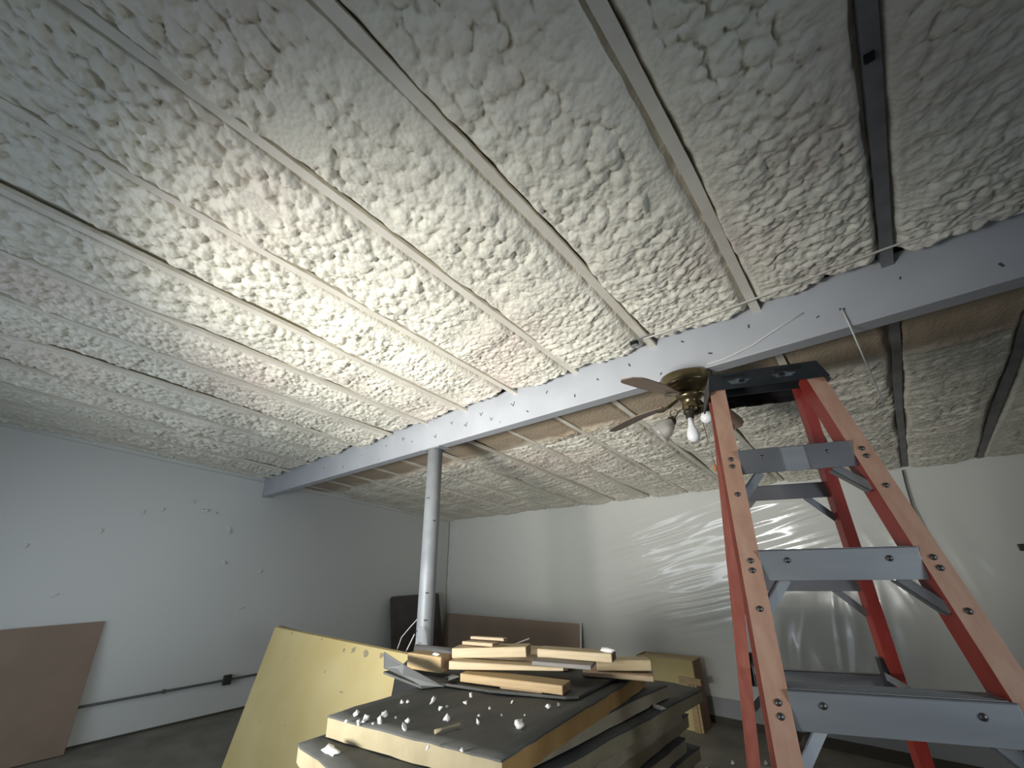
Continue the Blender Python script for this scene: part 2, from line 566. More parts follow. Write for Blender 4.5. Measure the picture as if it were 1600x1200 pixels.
mC = np.clip(blob(.55, 1.6, .5, .5) + .7 * blob(-.1, 1.35, .25, .4), 0, 1)
D += .02 * mC * ridged(a3 * .6, b3, .16, 231) ** 3
D += .02 * (vnoise(X * 1.2, Z * 1.2, 241) - .5) + .004 * vnoise(X * 6, Z * 6, 242)
D += .012 * sstep(-6.6, -7.2, X) * ridged(*rotc(X, Z, 60), .12, 251)
o = grid_obj('plastic_sheet', X, YB - .03 - D - .015 * (Z > 99), Z, 'film', flip=False)
tag(o, 'clear plastic sheeting stretched over the back wall, shiny with slanting creases', 'plastic sheet')

Y, Z = np.meshgrid(np.arange(YF + .05, YB - .06, .03), np.linspace(.03, 3.3, 130), indexing='ij')
Z = .03 + (Z - .03) / 3.27 * (zc(0, Y) - .05 - .03)
a1, b1 = rotc(Y, Z, -24)
m1 = np.exp(-((Y - 2.2) / .9) ** 2 - ((Z - 2.2) / .35) ** 2)
D = .010 * m1 * ridged(a1, b1, .22, 301) ** 2
a2, b2 = rotc(Y, Z, 75)
D += .006 * np.exp(-((Y - .9) / .7) ** 2 - ((Z - 1.35) / .3) ** 2) * ridged(a2, b2, .12, 311)
D += .006 * np.exp(-((Y - .39 - .02 * np.sin(Z * 9)) / .025) ** 2) * np.exp(-((Z - 1.8) / .13) ** 2)
D += .03 * (vnoise(Y * .9, Z * .9, 321) - .5) + .003 * vnoise(Y * 5, Z * 5, 322)
o2 = grid_obj('plastic_sheet', XL + .03 + D, Y, Z, 'film_left', flip=True)
tag(o2, 'milky plastic sheeting hung smoothly over the left wall, dotted with foam specks', 'plastic sheet')


# foam spatter stuck to the left sheet
def lump(r, seed, sub=2, sq=(1, 1, 1), noise=.35):
    bm = bmesh.new()
    bmesh.ops.create_icosphere(bm, subdivisions=sub, radius=r)
    rnd = random.Random(seed)
    ph = [Vector((rnd.uniform(-1, 1), rnd.uniform(-1, 1), rnd.uniform(-1, 1))).normalized() for _ in range(6)]
    for v in bm.verts:
        n = v.co.normalized()
        k = 1 + noise * sum(math.sin(5 * n.dot(p) + i) for i, p in enumerate(ph)) / 3
        v.co = Vector((v.co.x * k * sq[0], v.co.y * k * sq[1], v.co.z * k * sq[2]))
    for f in bm.faces: f.smooth = True
    me = bpy.data.meshes.new('lump')
    bm.to_mesh(me); bm.free()
    me.materials.append(MT['crumb'])
    return me


spk = [lump(.022, 1, sq=(.5, 1, .8)), lump(.016, 2, sq=(.5, .7, 1.8))]
for i, (y, z) in enumerate([(1.742, 2.511), (1.851, 2.484), (2.088, 2.23), (2.084, 2.283), (2.127, 1.818), (.718, 2.193), (1.047, 2.443), (1.244, 2.482), (.156, 2.016), (.534, 1.506), (1.549, 2.61), (2.465, 1.227), (2.617, 1.698), (1.70, 2.50)]):
    s = link('foam_speck', spk[i % 2], o2, (XL + .045, y, z))
    s.scale = (1, 1, 1) if i not in (0, 13) else (1.3, 1.5, 1.2)
    s.rotation_euler = (i * 1.3, 0, 0)

# conduit and outlet low on the left wall
t = empty('wall_conduit', (XL + .085, 1.3, .385))
tag(t, 'dark conduit with a black outlet box running low along the left wall', 'conduit')
MB().tube([(0, -2.8, 0), (0, 1.2, 0), (0, 4.9, .0)], .013).obj('pipe', 'conduit', t)
MB().box(-.025, .035, 1.13, 1.22, -.055, .055, bevel=.006).obj('outlet_box', 'box', t)
for y in (-.9, .5, 2.6):
    MB().box(-.025, .016, y - .015, y + .015, -.02, .02, bevel=.003).obj('clamp', 'conduit', t)

# ------------------------------------------------------------------ the beam and its post
t = empty('beam', (0, BEAM_Y, BEAM_Z))
tag(t, 'long grey painted beam crossing the room under the foam ceiling', 'beam', kind='thing')
m = MB()
x0, x1 = XL + .006, XR - .003
m.box(x0, x1, 0, BEAM_W, 0, zc(0, BEAM_Y) - BEAM_Z + .06, bevel=.006)
m.obj('box_beam', 'beam', t)
MB().box(x0, x0 + .05, -.02, BEAM_W + .03, -.02, .27, bevel=.01).obj('end_collar', 'beam', t)
nk = MB().box(-.006, .006, -.002, .001, -.014, .014, bevel=.0008).mesh('nick', 'nick')
vm = MB()
vm.prism([(-.022, 0, .016), (-.016, 0, .016), (0, 0, -.010), (0, 0, -.018)], (0, -.0015, 0))
vm.prism([(.022, 0, .016), (.016, 0, .016), (0, 0, -.010), (0, 0, -.018)], (0, -.0015, 0))
vm = vm.mesh('scuff', 'nick')
for x, z in ((-2.424, 2.957), (-2.817, 2.964), (-3.424, 2.903), (-3.588, 2.964), (-2.62, 2.90), (-2.30, 2.88), (-3.05, 2.88), (-2.05, 2.95)):
    s = link('scuff', vm, t, (x, -.0012, z - BEAM_Z))
    s.rotation_euler = (0, random.uniform(-.3, .3), 0)
    s.scale = (random.uniform(.5, 1.1),) * 3
for x, z in ((-4.016, 2.817), (-.631, 3.0), (-.259, 2.957), (.053, 2.884), (.156, 2.884), (-.49, 2.865), (-1.9, 2.85), (-1.7, 2.96), (-1.45, 2.86), (-1.25, 2.93), (-1.0, 2.96), (-.8, 2.83), (-4.4, 2.93), (-3.9, 2.95), (-4.8, 2.86), (.4, 2.95), (.7, 2.86), (-2.2, 2.83), (-5.3, 2.92)):
    s = link('nail', nk, t, (x, -.0005, z - BEAM_Z))
    s.rotation_euler = (0, random.uniform(-1.2, 1.2), 0)
    s.scale = (random.uniform(.5, .9),) * 3

PO = (-3.108, 2.486)
t = empty('support_post', (*PO, zf(PO[0])))
tag(t, 'round grey steel post holding up the beam in front of the corner', 'post', kind='thing')
zt = BEAM_Z - zf(PO[0])
MB().tube([(0, 0, .008), (0, 0, .7), (0, 0, 1.6), (0, 0, zt - .012)], .071, n=28).obj('pipe', 'post', t)
MB().box(-.12, .12, -.06, .09, zt - .012, zt, bevel=.002).obj('cap_plate', 'post', t)
MB().box(-.14, .14, -.14, .14, 0, .01, bevel=.002).obj('base_plate', 'post', t)
for z, a in ((1.52, .0), (1.32, 0), (1.16, -.5), (1.24, -1.2), (2.1, .4), (2.3, -.6)):
    s = link('nick', nk, t, (.071 * math.sin(.9 + a), -.071 * math.cos(.9 + a), z - zf(PO[0])))
    s.rotation_euler = (0, 1.57, .9 + a)
m = MB().tube([(-.03, -.06, 1.36), (-.10, -.075, 1.30), (-.19, -.09, 1.22), (-.24, -.1, 1.10), (-.31, -.12, .92)], .0032, n=6)
tag(m.obj('wire', 'string', loc=(PO[0], PO[1], zf(PO[0]) + .05)), 'thin looped wire hanging off the round post', 'wire')
m = MB().tube([(-.05, -.066, 1.25), (-.13, -.08, 1.12), (-.22, -.1, .95), (-.27, -.11, .84)], .0045, n=6)
tag(m.obj('wire', 'string', loc=(PO[0], PO[1], zf(PO[0]) + .05)), 'thicker straight white wire slanting down from the round post', 'wire')
# torn piece of film snagged at the foot of the post
m = MB()
gx = [(0, 1.30), (.05, 1.26), (.10, 1.15), (.13, 1.02), (.13, .9), (.11, .78)]
ra = [m.bm.verts.new((.0 + .02 * (i % 2), -.06 - .01 * i, z)) for i, (x, z) in enumerate(gx)]
rb = [m.bm.verts.new((.07 + x, -.05 - .014 * (i % 3), z)) for i, (x, z) in enumerate(gx)]
for i in range(5): m.bm.faces.new((ra[i], ra[i + 1], rb[i + 1], rb[i])).smooth = True
tag(m.obj('plastic_scrap', 'scrap', loc=(PO[0], PO[1] - .02, zf(PO[0]) + .06)), 'torn clear plastic scrap clinging to the round post near the planks', 'plastic scrap')

# clip and dusty cable along the ceiling in front of the beam
t = empty('ceiling_cable', (-.84, 2.28, zc(0, 2.28)))
tag(t, 'thin pale cable strung along the ceiling close to the beam, ending at a metal clip', 'cable')
m = MB()
pts = [(.02, .0, -.018)] + [(x, -.012 + .006 * math.sin(x * 9), -.022 - .008 * math.sin(x * 4)) for x in np.arange(.15, 3.6, .15)]
m.tube(pts, .006, n=6).obj('cable', 'cable', t)
m = MB()
m.box(-.07, .09, -.02, .02, -.014, -.010, bevel=.001)
m.box(-.07, -.066, -.02, .02, -.045, -.010, bevel=.001)
m.box(-.07, -.02, -.02, .02, -.047, -.043, bevel=.001)
m.obj('clip', 'alu', t)
MB().box(-.066, -.024, -.019, .021, -.043, -.0145).obj('clip_pad', 'black', t)
# steel strap on a purlin overhead
t = MB().box(-.013, .013, -.014, .014, -.014, .001, bevel=.003).obj('purlin_clip', 'black', loc=(.374, 1.30, zc(0, 1.30)))
tag(t, 'small black clip under the bare dark purlin overhead', 'clip')

# strings and cords
m = MB().tube([(.156, 2.424, 2.884), (.158, 2.415, 2.78), (.16, 2.415, 2.60), (.162, 2.42, 2.50), (.162, 2.42, 2.36)], .0035, n=6)
tag(m.obj('string', 'string'), 'frayed white string hanging from the face of the beam', 'string')
m = MB().tube([(-.52, 2.425, 2.80), (-.42, 2.42, 2.80), (-.27, 2.42, 2.83), (-.15, 2.424, 2.88), (.0, 2.426, 2.93)], .004, n=6)
tag(m.obj('fan_wire', 'string'), 'thin pale wire rising from the ceiling fan across the beam', 'wire')
m = MB().tube([(.352, 6.27, 2.60), (.33, 6.27, 2.42), (.315, 6.26, 2.22), (.33, 6.26, 2.05), (.334, 6.26, 1.93), (.36, 6.25, 1.80)], .008, n=6)
tag(m.obj('cord', 'cord'), 'dark cord dangling from the ceiling edge over the back wall sheeting', 'cord')
tag(lump(.03, 9) and link('wall_plug', MB().box(-.03, .03, -.03, .01, -.03, .03, bevel=.006).mesh('wall_plug', 'box'), None, (.96, 6.29, 1.78)),
    'small black fitting on the back wall sheeting at far right', 'fitting')

# ------------------------------------------------------------------ ceiling fan, hugging the underside of the beam
FAN = Vector((-.674, 2.485, BEAM_Z))
t = empty('ceiling_fan', FAN)
tag(t, 'antique brass ceiling fan with brown blades hanging under the grey beam', 'ceiling fan')
MB().lathe([(.0, 0), (.15, 0), (.155, -.008), (.155, -.060), (.150, -.072), (.125, -.085), (.10, -.095), (.085, -.11), (0, -.11)], 36).obj('motor_housing', 'brass', t)
MB().lathe([(0, -.10), (.075, -.105), (.078, -.135), (.060, -.150), (.050, -.155), (.050, -.185), (.056, -.195), (.052, -.235), (.03, -.25), (0, -.252)], 28).obj('switch_housing', 'brass', t)
for k, (ang, droop) in enumerate(((-103, .01), (170, .05), (80, .07), (-12, .03))):
    a = math.radians(ang)
    T = Matrix.Rotation(a, 4, 'Z')
    m = MB()
    n = 12
    tilt = math.radians(-11)
    top, bot = [], []
    for i in range(n + 1):
        u = i / n
        r = .17 + .43 * u
        wd = .046 + .028 * sstep(0, .5, u)
        if u > .85: wd *= math.sqrt(max(.15, 1 - ((u - .85) / .17) ** 2))
        zz = -.150 - droop * u * u
        row = []
        for v in (-1, 0, 1):
            row.append(Vector((r, v * wd, zz + v * wd * math.sin(tilt))))
        top.append([m.bm.verts.new(T @ (p + Vector((0, 0, .003)))) for p in row])
        bot.append([m.bm.verts.new(T @ (p - Vector((0, 0, .003)))) for p in row])
    for i in range(n):
        for j in range(2):
            m.bm.faces.new((top[i][j], top[i + 1][j], top[i + 1][j + 1], top[i][j + 1]))
            m.bm.faces.new((bot[i][j], bot[i][j + 1], bot[i + 1][j + 1], bot[i + 1][j]))
        m.bm.faces.new((top[i][0], bot[i][0], bot[i + 1][0], top[i + 1][0]))
        m.bm.faces.new((top[i][2], top[i + 1][2], bot[i + 1][2], bot[i][2]))
    for R_ in (0, n):
        m.bm.faces.new((top[R_][0], top[R_][1], top[R_][2], bot[R_][2], bot[R_][1], bot[R_][0]))
    bl = m.obj('blade', 'blade', t)
    m = MB()
    m.prism([T @ Vector(p) for p in ((.07, -.018, -.118), (.15, -.02, -.150), (.21, -.035, -.158), (.245, 0, -.16), (.21, .035, -.158), (.15, .02, -.150), (.07, .018, -.118))], (0, 0, -.006))
    m.obj('blade_iron', 'brass', bl)
# light kit
for k, (ang, kind) in enumerate(((195, 'shade'), (-84, 'bulb_down'), (-18, 'bulb_side'), (60, 'shade'))):
    a = math.radians(ang)
    c, s = math.cos(a), math.sin(a)
    m = MB()
    arm = []
    for i in range(9):
        u = i / 8
        arm.append((c * (.04 + .08 * u), s * (.04 + .08 * u), -.225 + .022 * math.sin(u * math.pi * 1.5) - .012 * u))
    m.tube(arm, .0055, n=8)
    la = m.obj('light_arm', 'brass', t)
    end = Vector(arm[-1])
    d = Vector((c * .75, s * .75, -.65)).normalized() if kind != 'bulb_down' else Vector((c * .10, s * .10, -1)).normalized()
    if kind == 'bulb_side': d = Vector((-.05, -.8, -.5)).normalized()
    Tm = Matrix.Translation(end) @ d.to_track_quat('Z', 'Y').to_matrix().to_4x4()
    MB().lathe([(0, -.012), (.018, -.012), (.030, .004), (.031, .014), (.022, .016), (.022, .045), (0, .045)], 20, T=Tm).obj('lamp_holder', 'socket', la)
    if kind != 'shade':
        L_ = .055 if kind == 'bulb_down' else .03
        b = MB().lathe([(0, .03), (.014, .03), (.016, .03 + L_), (.022, .045 + L_), (.031, .072 + L_), (.034, .095 + L_), (.029, .118 + L_), (.016, .130 + L_), (0, .133 + L_)], 20, T=Tm)
        b.obj('light_bulb', 'bulb', la)
    if kind == 'shade':
        MB().lathe([(.026, .006), (.040, .03), (.056, .07), (.058, .10), (.070, .128), (.0675, .128), (.0555, .10), (.0535, .07), (.0375, .03), (.024, .009)], 24, T=Tm).obj('glass_shade', 'glass', la)
m = MB()
ring = [(.022 * math.cos(q) - .105, .0 - .02, -.215 + .022 * math.sin(q)) for q in np.linspace(0, 2 * math.pi, 17)]
m.tube(ring, .004, n=6).obj('scroll_ring', 'brass', t)
pc = MB().tube([(.045, -.02, -.22), (.05, -.022, -.30), (.055, -.02, -.42), (.062, -.02, -.55)], .0022, n=6).obj('pull_chain', 'chain', t)
MB().lathe([(0, 0), (.006, -.008), (.009, -.03), (.006, -.05), (0, -.052)], 10, T=Matrix.Translation((.062, -.02, -.55))).obj('tassel', 'tassel', pc)

# ------------------------------------------------------------------ stepladder
LX, LY, LTH = -.2109, 1.7137, .3829
WT, KW, D0, KD, WR, KWR, E0, KE = .1532, .0878, .0758, .2843, .1431, .0825, .0558, .2452
ZS, DZ, ZR = 2.0208, .308, 1.9562
zfl = zf(LX)
t = empty('stepladder', (LX, LY, zfl), LTH)
tag(t, 'tall faded red fiberglass stepladder with grey aluminium steps and black top cap', 'ladder')


def lp(side, z, rear):
    q = 2.36 - z
    if rear: return Vector((side * (WR + KWR * q), E0 + KE * q, z - zfl))
    return Vector((side * (WT + KW * q), -(D0 + KD * q), z - zfl))


def rail(side, rear):
    """C-channel, web inside and flanges turned outwards"""
    if rear: wdt, dep, th = .036, -.052, .005
    else: wdt, dep, th = .052, .078, .005
    a, b = lp(side, 2.345, rear), lp(side, zfl + .02, rear)
    ax = (b - a).normalized()
    lat = Vector((side, 0, 0))
    dp = Vector((0, 1, 0))
    dp = (dp - ax * dp.dot(ax)).normalized()
    lat = (lat - ax * lat.dot(ax) - dp * lat.dot(dp)).normalized()
    w2 = wdt / 2
    sg = 1 if dep > 0 else -1
    prof = [(-w2, 0), (w2, 0), (w2, th), (-w2 + th, th), (-w2 + th, abs(dep) - th), (w2, abs(dep) - th), (w2, abs(dep)), (-w2, abs(dep))]
    m = MB()
    rings = []
    for P in (a, b): rings.append([m.bm.verts.new(P + lat * p[0] + dp * (p[1] * sg)) for p in prof])
    nn = len(prof)
    for i in range(nn):
        f = m.bm.faces.new((rings[0][i], rings[0][(i + 1) % nn], rings[1][(i + 1) % nn], rings[1][i]))
        f.material_index = 1 if (i in (0, 1) and not rear) else 0
    m.bm.faces.new(rings[0]); m.bm.faces.new(rings[1][::-1])
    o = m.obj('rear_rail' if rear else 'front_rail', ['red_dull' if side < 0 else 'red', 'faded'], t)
    foot = lp(side, zfl + .03, rear)
    MB().box(foot.x - .034, foot.x + .034, foot.y - .03 if not rear else foot.y - .06, foot.y + (.09 if not rear else .02), 0, .07, bevel=.006).obj('rubber_foot', 'cap', o)
    return o, ax, lat, dp


RV = MB().lathe([(0, -.005), (.0055, -.004), (.0078, -.001), (.0078, .002)], 12).mesh('rivet', 'rivet')


def rivet(parent, p, n):
    o = link('rivet', RV, parent, p)
    o.rotation_euler = (-Vector(n)).to_track_quat('Z', 'Y').to_euler()
    return o


FR, RR = {}, {}
for sd in (-1, 1):
    FR[sd] = rail(sd, False)
    RR[sd] = rail(sd, True)
nf = (Vector((0, -1, 0)) - FR[1][1] * Vector((0, -1, 0)).dot(FR[1][1])).normalized()
for i in range(7):
    z = ZS - i * DZ
    if z - zfl < .15: break
    half = WT + KW * (2.36 - z) - .026
    cy = -(D0 + KD * (2.36 - z))
    zz = z - zfl
    m = MB()
    hh = .039
    m.box(-half, half, cy + .003, cy + .007, zz - hh, zz + hh, bevel=.001)
    m.box(-half, half, cy + .003, cy + .088, zz + hh - .004, zz + hh, bevel=.001)
    m.box(-half, half, cy + .084, cy + .088, zz - hh * .6, zz + hh - .002, bevel=.001)
    for q in range(5): m.box(-half + .01, half - .01, cy + .012 + q * .015, cy + .018 + q * .015, zz + hh - .001, zz + hh + .0015)
    st = m.obj('step', 'alu', t)
    for sd in (-1, 1):
        p = lp(sd, z, False)
        for k in (-.013, .013):
            rivet(FR[sd][0], p + FR[sd][1] * k, nf)
        rivet(FR[sd][0], lp(sd, z - .105, False), nf)
        # end bracket and diagonal brace
        xb = sd * (half - .055)
        rivet(st, Vector((xb - sd * .012, cy + .003, zz + .012)), (0, -1, 0))
        if i == 0:
            MB().box(sd * half - (.0 if sd < 0 else .12), sd * half + (.12 if sd < 0 else 0), cy - .0005, cy + .0028, zz - hh, zz + hh, bevel=.001).obj('end_bracket', 'alu_dark', st)
        q0 = Vector((xb, cy + .02, zz - hh + .004))
        q1 = lp(sd, z - .108, False) + Vector((-sd * .024, .02, 0))
        ax = (q1 - q0).normalized()
        n_ = Vector((0, 1, 0))
        ww = ax.cross(n_).normalized() * .013
        m = MB()
        m.prism([q0 - ww, q1 - ww, q1 + ww, q0 + ww], (0, .005, 0))
        m.prism([q0 - ww, q1 - ww, q1 - ww * .7, q0 - ww * .7], (0, .03, 0))
        m.obj('step_brace', 'alu', st)
for i in range(6):
    z = ZR - i * DZ
    if z - zfl < .15: break
    half = WR + KWR * (2.36 - z) - .016
    cy = E0 + KE * (2.36 - z)
    zz = z - zfl
    m = MB()
    m.box(-half, half, cy - .030, cy - .026, zz - .027, zz + .027, bevel=.001)
    m.box(-half, half, cy - .030, cy - .004, zz + .023, zz + .027, bevel=.001)
    rb = m.obj('rear_bar', 'alu_dark', t)
    for sd in (-1, 1):
        q0 = Vector((sd * (half - .075), cy - .02, zz - .02))
        q1 = lp(sd, z - .10, True) + Vector((-sd * .018, -.025, 0))
        ax = (q1 - q0).normalized()
        ww = ax.cross(Vector((0, 1, 0))).normalized() * .011
        MB().prism([q0 - ww, q1 - ww, q1 + ww, q0 + ww], (0, .004, 0)).obj('bar_brace', 'alu_dark', rb)
for sd in (-1, 1):   # folding spreaders
    z = 1.37
    a, b = lp(sd, z, False) + Vector((-sd * .03, .05, 0)), lp(sd, z, True) + Vector((-sd * .03, -.03, 0))
    mid = (a + b) / 2 + Vector((0, 0, -.015))
    m = MB()
    for p, q in ((a, mid), (mid, b)):
        m.prism([p + Vector((0, 0, -.011)), q + Vector((0, 0, -.011)), q + Vector((0, 0, .011)), p + Vector((0, 0, .011))], (-sd * .004, 0, 0))
    m.obj('spreader', 'alu', t)
    MB().box(min(sd * .0, 0) + b.x + sd * .0 - .006, b.x + .014, b.y - .02, b.y + .012, b.z - .05, b.z + .05, bevel=.003).obj('spreader_hinge', 'cap', t)
# moulded top cap: an open shell with skirts, tabs, slots and tool holes
zt, zb_ = 2.372 - zfl, 2.300 - zfl
m = MB()
tx, ty, bx, by = .176, .098, .192, .118
o4 = [(-tx, -ty), (tx, -ty), (tx, ty), (-tx, ty)]
b4 = [(-bx, -by), (bx, -by), (bx, by), (-bx, by)]
m.hexa([(x, y, zt - .006) for x, y in o4] + [(x, y, zt) for x, y in o4], bevel=.003)
for i in range(4):
    j = (i + 1) % 4
    ins = .006
    f_ = lambda p: (p[0] * (1 - ins / abs(p[0])), p[1] * (1 - ins / abs(p[1])))
    A, B, A2, B2 = o4[i], o4[j], b4[i], b4[j]
    a, b, a2, b2 = f_(A), f_(B), f_(A2), f_(B2)
    zb2 = zb_ - (.012 if i in (1, 3) else 0)
    m.hexa([(*A2, zb2), (*B2, zb2), (*b2, zb2), (*a2, zb2), (*A, zt - .002), (*B, zt - .002), (*b, zt - .002), (*a, zt - .002)])
for sx in (-.10, .0, .10):
    m.box(sx - .03, sx + .03, by - .012, by - .002, zb_ - .004, zb_ + .02, bevel=.002)
m.box(-.15, .15, -.004, .004, zb_ + .01, zt - .004)
cap = m.obj('top_cap', 'cap', t)
sl = lambda x0, x1, z0, z1, mt, nm, q=.0015: MB().prism([(x, -(by + (ty - by) * (z - zb_) / (zt - zb_)) - q, z) for x, z in ((x0, z0), (x1, z0), (x1, z1), (x0, z1))], (0, .002, 0)).obj(nm, mt, cap)
sl(-.135, -.06, zt - .024, zt - .014, 'black', 'slot')
sl(.04, .12, zt - .024, zt - .014, 'black', 'slot')


def smudge(cx, cz, rx, rz, mt, nm, q):
    pts = []
    for k in range(14):
        a = k / 14 * 2 * math.pi
        j = 1 + (.25 * math.sin(k * 2.3) if mt == 'dust' else 0)
        x, z = cx + rx * math.cos(a) * j, cz + rz * math.sin(a) * j
        pts.append((x, -(by + (ty - by) * (z - zb_) / (zt - zb_)) - q, z))
    return MB().prism(pts, (0, .0012, 0)).obj(nm, mt, cap)


smudge(-.085, zb_ + .026, .035, .011, 'dust', 'dust_smudge', .0012)
smudge(.062, zb_ + .030, .035, .010, 'dust', 'dust_smudge', .0012)
smudge(-.075, zb_ + .027, .010, .008, 'black', 'tool_hole', .0022)
smudge(.055, zb_ + .032, .010, .008, 'black', 'tool_hole', .0022)

# ------------------------------------------------------------------ sheets leaning around the room
zl = zf(XL)


def slab(name, bl, br, tr, tl, depth, mats, fr=0, nseg=1):
    """sheet with its front face through four corners, thickened along depth"""
    m = MB()
    P = [Vector(p) for p in (bl, br, tr, tl)]
    D = Vector(depth)
    m.hexa([P[0], P[1], P[1] + D, P[0] + D, P[3], P[2], P[2] + D, P[3] + D], bevel=min(.003, D.length * .2))
    return m.obj(name, mats)


o = slab('hardboard_sheet', (XL + .19, -1.2, zf(XL) + .003), (XL + .19, 1.045, zf(XL) + .003), (XL + .065, 1.035, 1.205), (XL + .065, -1.2, 1.205), (-.016, 0, .0), 'brown')
tag(o, 'dark brown hardboard sheet leaning on the left wall', 'board')
o = slab('drywall_sheet', (-7.16, 6.10, zf(-7) + .002), (-3.98, 6.10, zf(-4) + .002), (-4.005, 6.275, .848), (-7.18, 6.275, .848), (0, .014, 0), ['drywall'])
tag(o, 'long brown sheet with a white cut end leaning on the back wall', 'board')
MB().prism([(-3.99, 6.097, .0), (-3.964, 6.097, .0), (-3.989, 6.272, .852), (-4.015, 6.272, .852)], (0, .013, 0)).obj('cut_edge', 'white_edge', o)
MB().prism([(-7.18, 6.274, .848), (-4.005, 6.274, .848), (-4.005, 6.276, .855), (-7.18, 6.276, .855)], (0, .012, 0)).obj('top_edge', 'white_edge', o)

# dark panel with rounded corners leaning near the corner
m = MB()
pw, ph, r_ = 1.12, 1.25, .05
pts = []
for cx, cz, a0 in ((pw / 2 - r_, r_, -90), (pw / 2 - r_, ph - r_, 0), (-pw / 2 + r_, ph - r_, 90), (-pw / 2 + r_, r_, 180)):
    for k in range(5):
        a = math.radians(a0 + k * 22.5)
        pts.append((0, cx + r_ * math.cos(a), cz + r_ * math.sin(a)))
m.prism(pts, (-.03, 0, 0))
o = m.obj('dark_panel', 'panel', loc=(-6.86, 5.43, zf(-6.86) + .012))
o.rotation_euler = (0, math.radians(-12), 0)
tag(o, 'dark brown rounded panel standing behind the post by the corner', 'panel')
MB().box(.0005, .006, -pw / 2 + .09, pw / 2 - .09, .09, ph - .09, bevel=.002).obj('inset', 'panel', o)

# yellow sheet against the post, with a brown sheet right behind it
NX, NZ = 14, 8
bl_, br_ = Vector((-5.25, 1.90, zf(-5.2) + .002)), Vector((-3.52, 2.02, zf(-3.4) + .002))
tl_, tr_ = Vector((-5.283, 2.178, 1.151)), Vector((-2.995, 2.323, 1.094))
m = MB()
rows = []
for j in range(NZ + 1):
    row = []
    for i in range(NX + 1):
        u, v = i / NX, j / NZ
        p = bl_.lerp(br_, u).lerp(tl_.lerp(tr_, u), v)
        p.y -= .012 * math.sin(u * 3.1) * math.sin(v * 3)
        row.append(p)
    rows.append(row)
fv = [[m.bm.verts.new(p) for p in r] for r in rows]
bv = [[m.bm.verts.new(p + Vector((0, .035, .004))) for p in r] for r in rows]
for j in range(NZ):
    for i in range(NX):
        m.bm.faces.new((fv[j][i], fv[j][i + 1], fv[j + 1][i + 1], fv[j + 1][i]))
        m.bm.faces.new((bv[j][i], bv[j + 1][i], bv[j + 1][i + 1], bv[j][i + 1]))
for j in range(NZ):
    m.bm.faces.new((fv[j][0], fv[j + 1][0], bv[j + 1][0], bv[j][0]))
    m.bm.faces.new((fv[j][NX], bv[j][NX], bv[j + 1][NX], fv[j + 1][NX]))
for i in range(NX):
    m.bm.faces.new((fv[NZ][i], fv[NZ][i + 1], bv[NZ][i + 1], bv[NZ][i]))
    m.bm.faces.new((fv[0][i], bv[0][i], bv[0][i + 1], fv[0][i + 1]))
yo = m.obj('yellow_board', 'yellow')
tag(yo, 'large yellow insulation sheet leaning beside the stack of grey boards', 'insulation board')


def on_yellow(u, v, off): return bl_.lerp(br_, u).lerp(tl_.lerp(tr_, u), v) + Vector((0, -.012 * math.sin(u * 3.1) * math.sin(v * 3) - off, 0))


for (u, v, sx, sz) in ((.17, .985, .05, .02), (.42, .985, .03, .015), (.66, .96, .10, .05), (.74, .955, .12, .055), (.83, .97, .08, .04), (.60, .95, .04, .03), (.54, .80, .02, .04), (.70, .72, .09, .012), (.80, .63, .02, .02), (.28, .82, .012, .012), (.42, .45, .02, .01), (.2, .4, .012, .012)):
    c = on_yellow(u, v, .0)
    pts = []
    for k in range(9):
        a = k / 9 * 2 * math.pi
        j = random.uniform(.4, 1.1)
        q = on_yellow(min(1, u + sx * .5 * math.cos(a) * j / 2.6), min(1, v + sz * .5 * math.sin(a) * j), .0012)
        pts.append(q)
    MB().prism(pts, (0, .002, 0)).obj('chipped_spot', 'yellow_stain', yo)
o = slab('brown_board', (-5.33, 1.98, zf(-5.3) + .002), (-3.66, 2.12, zf(-3.6) + .002), (-3.12, 2.385, 1.05), (-5.345, 2.24, 1.158), (0, .014, .0), 'brown')
tag(o, 'brown sheet showing as a thin edge behind the yellow insulation sheet', 'board')


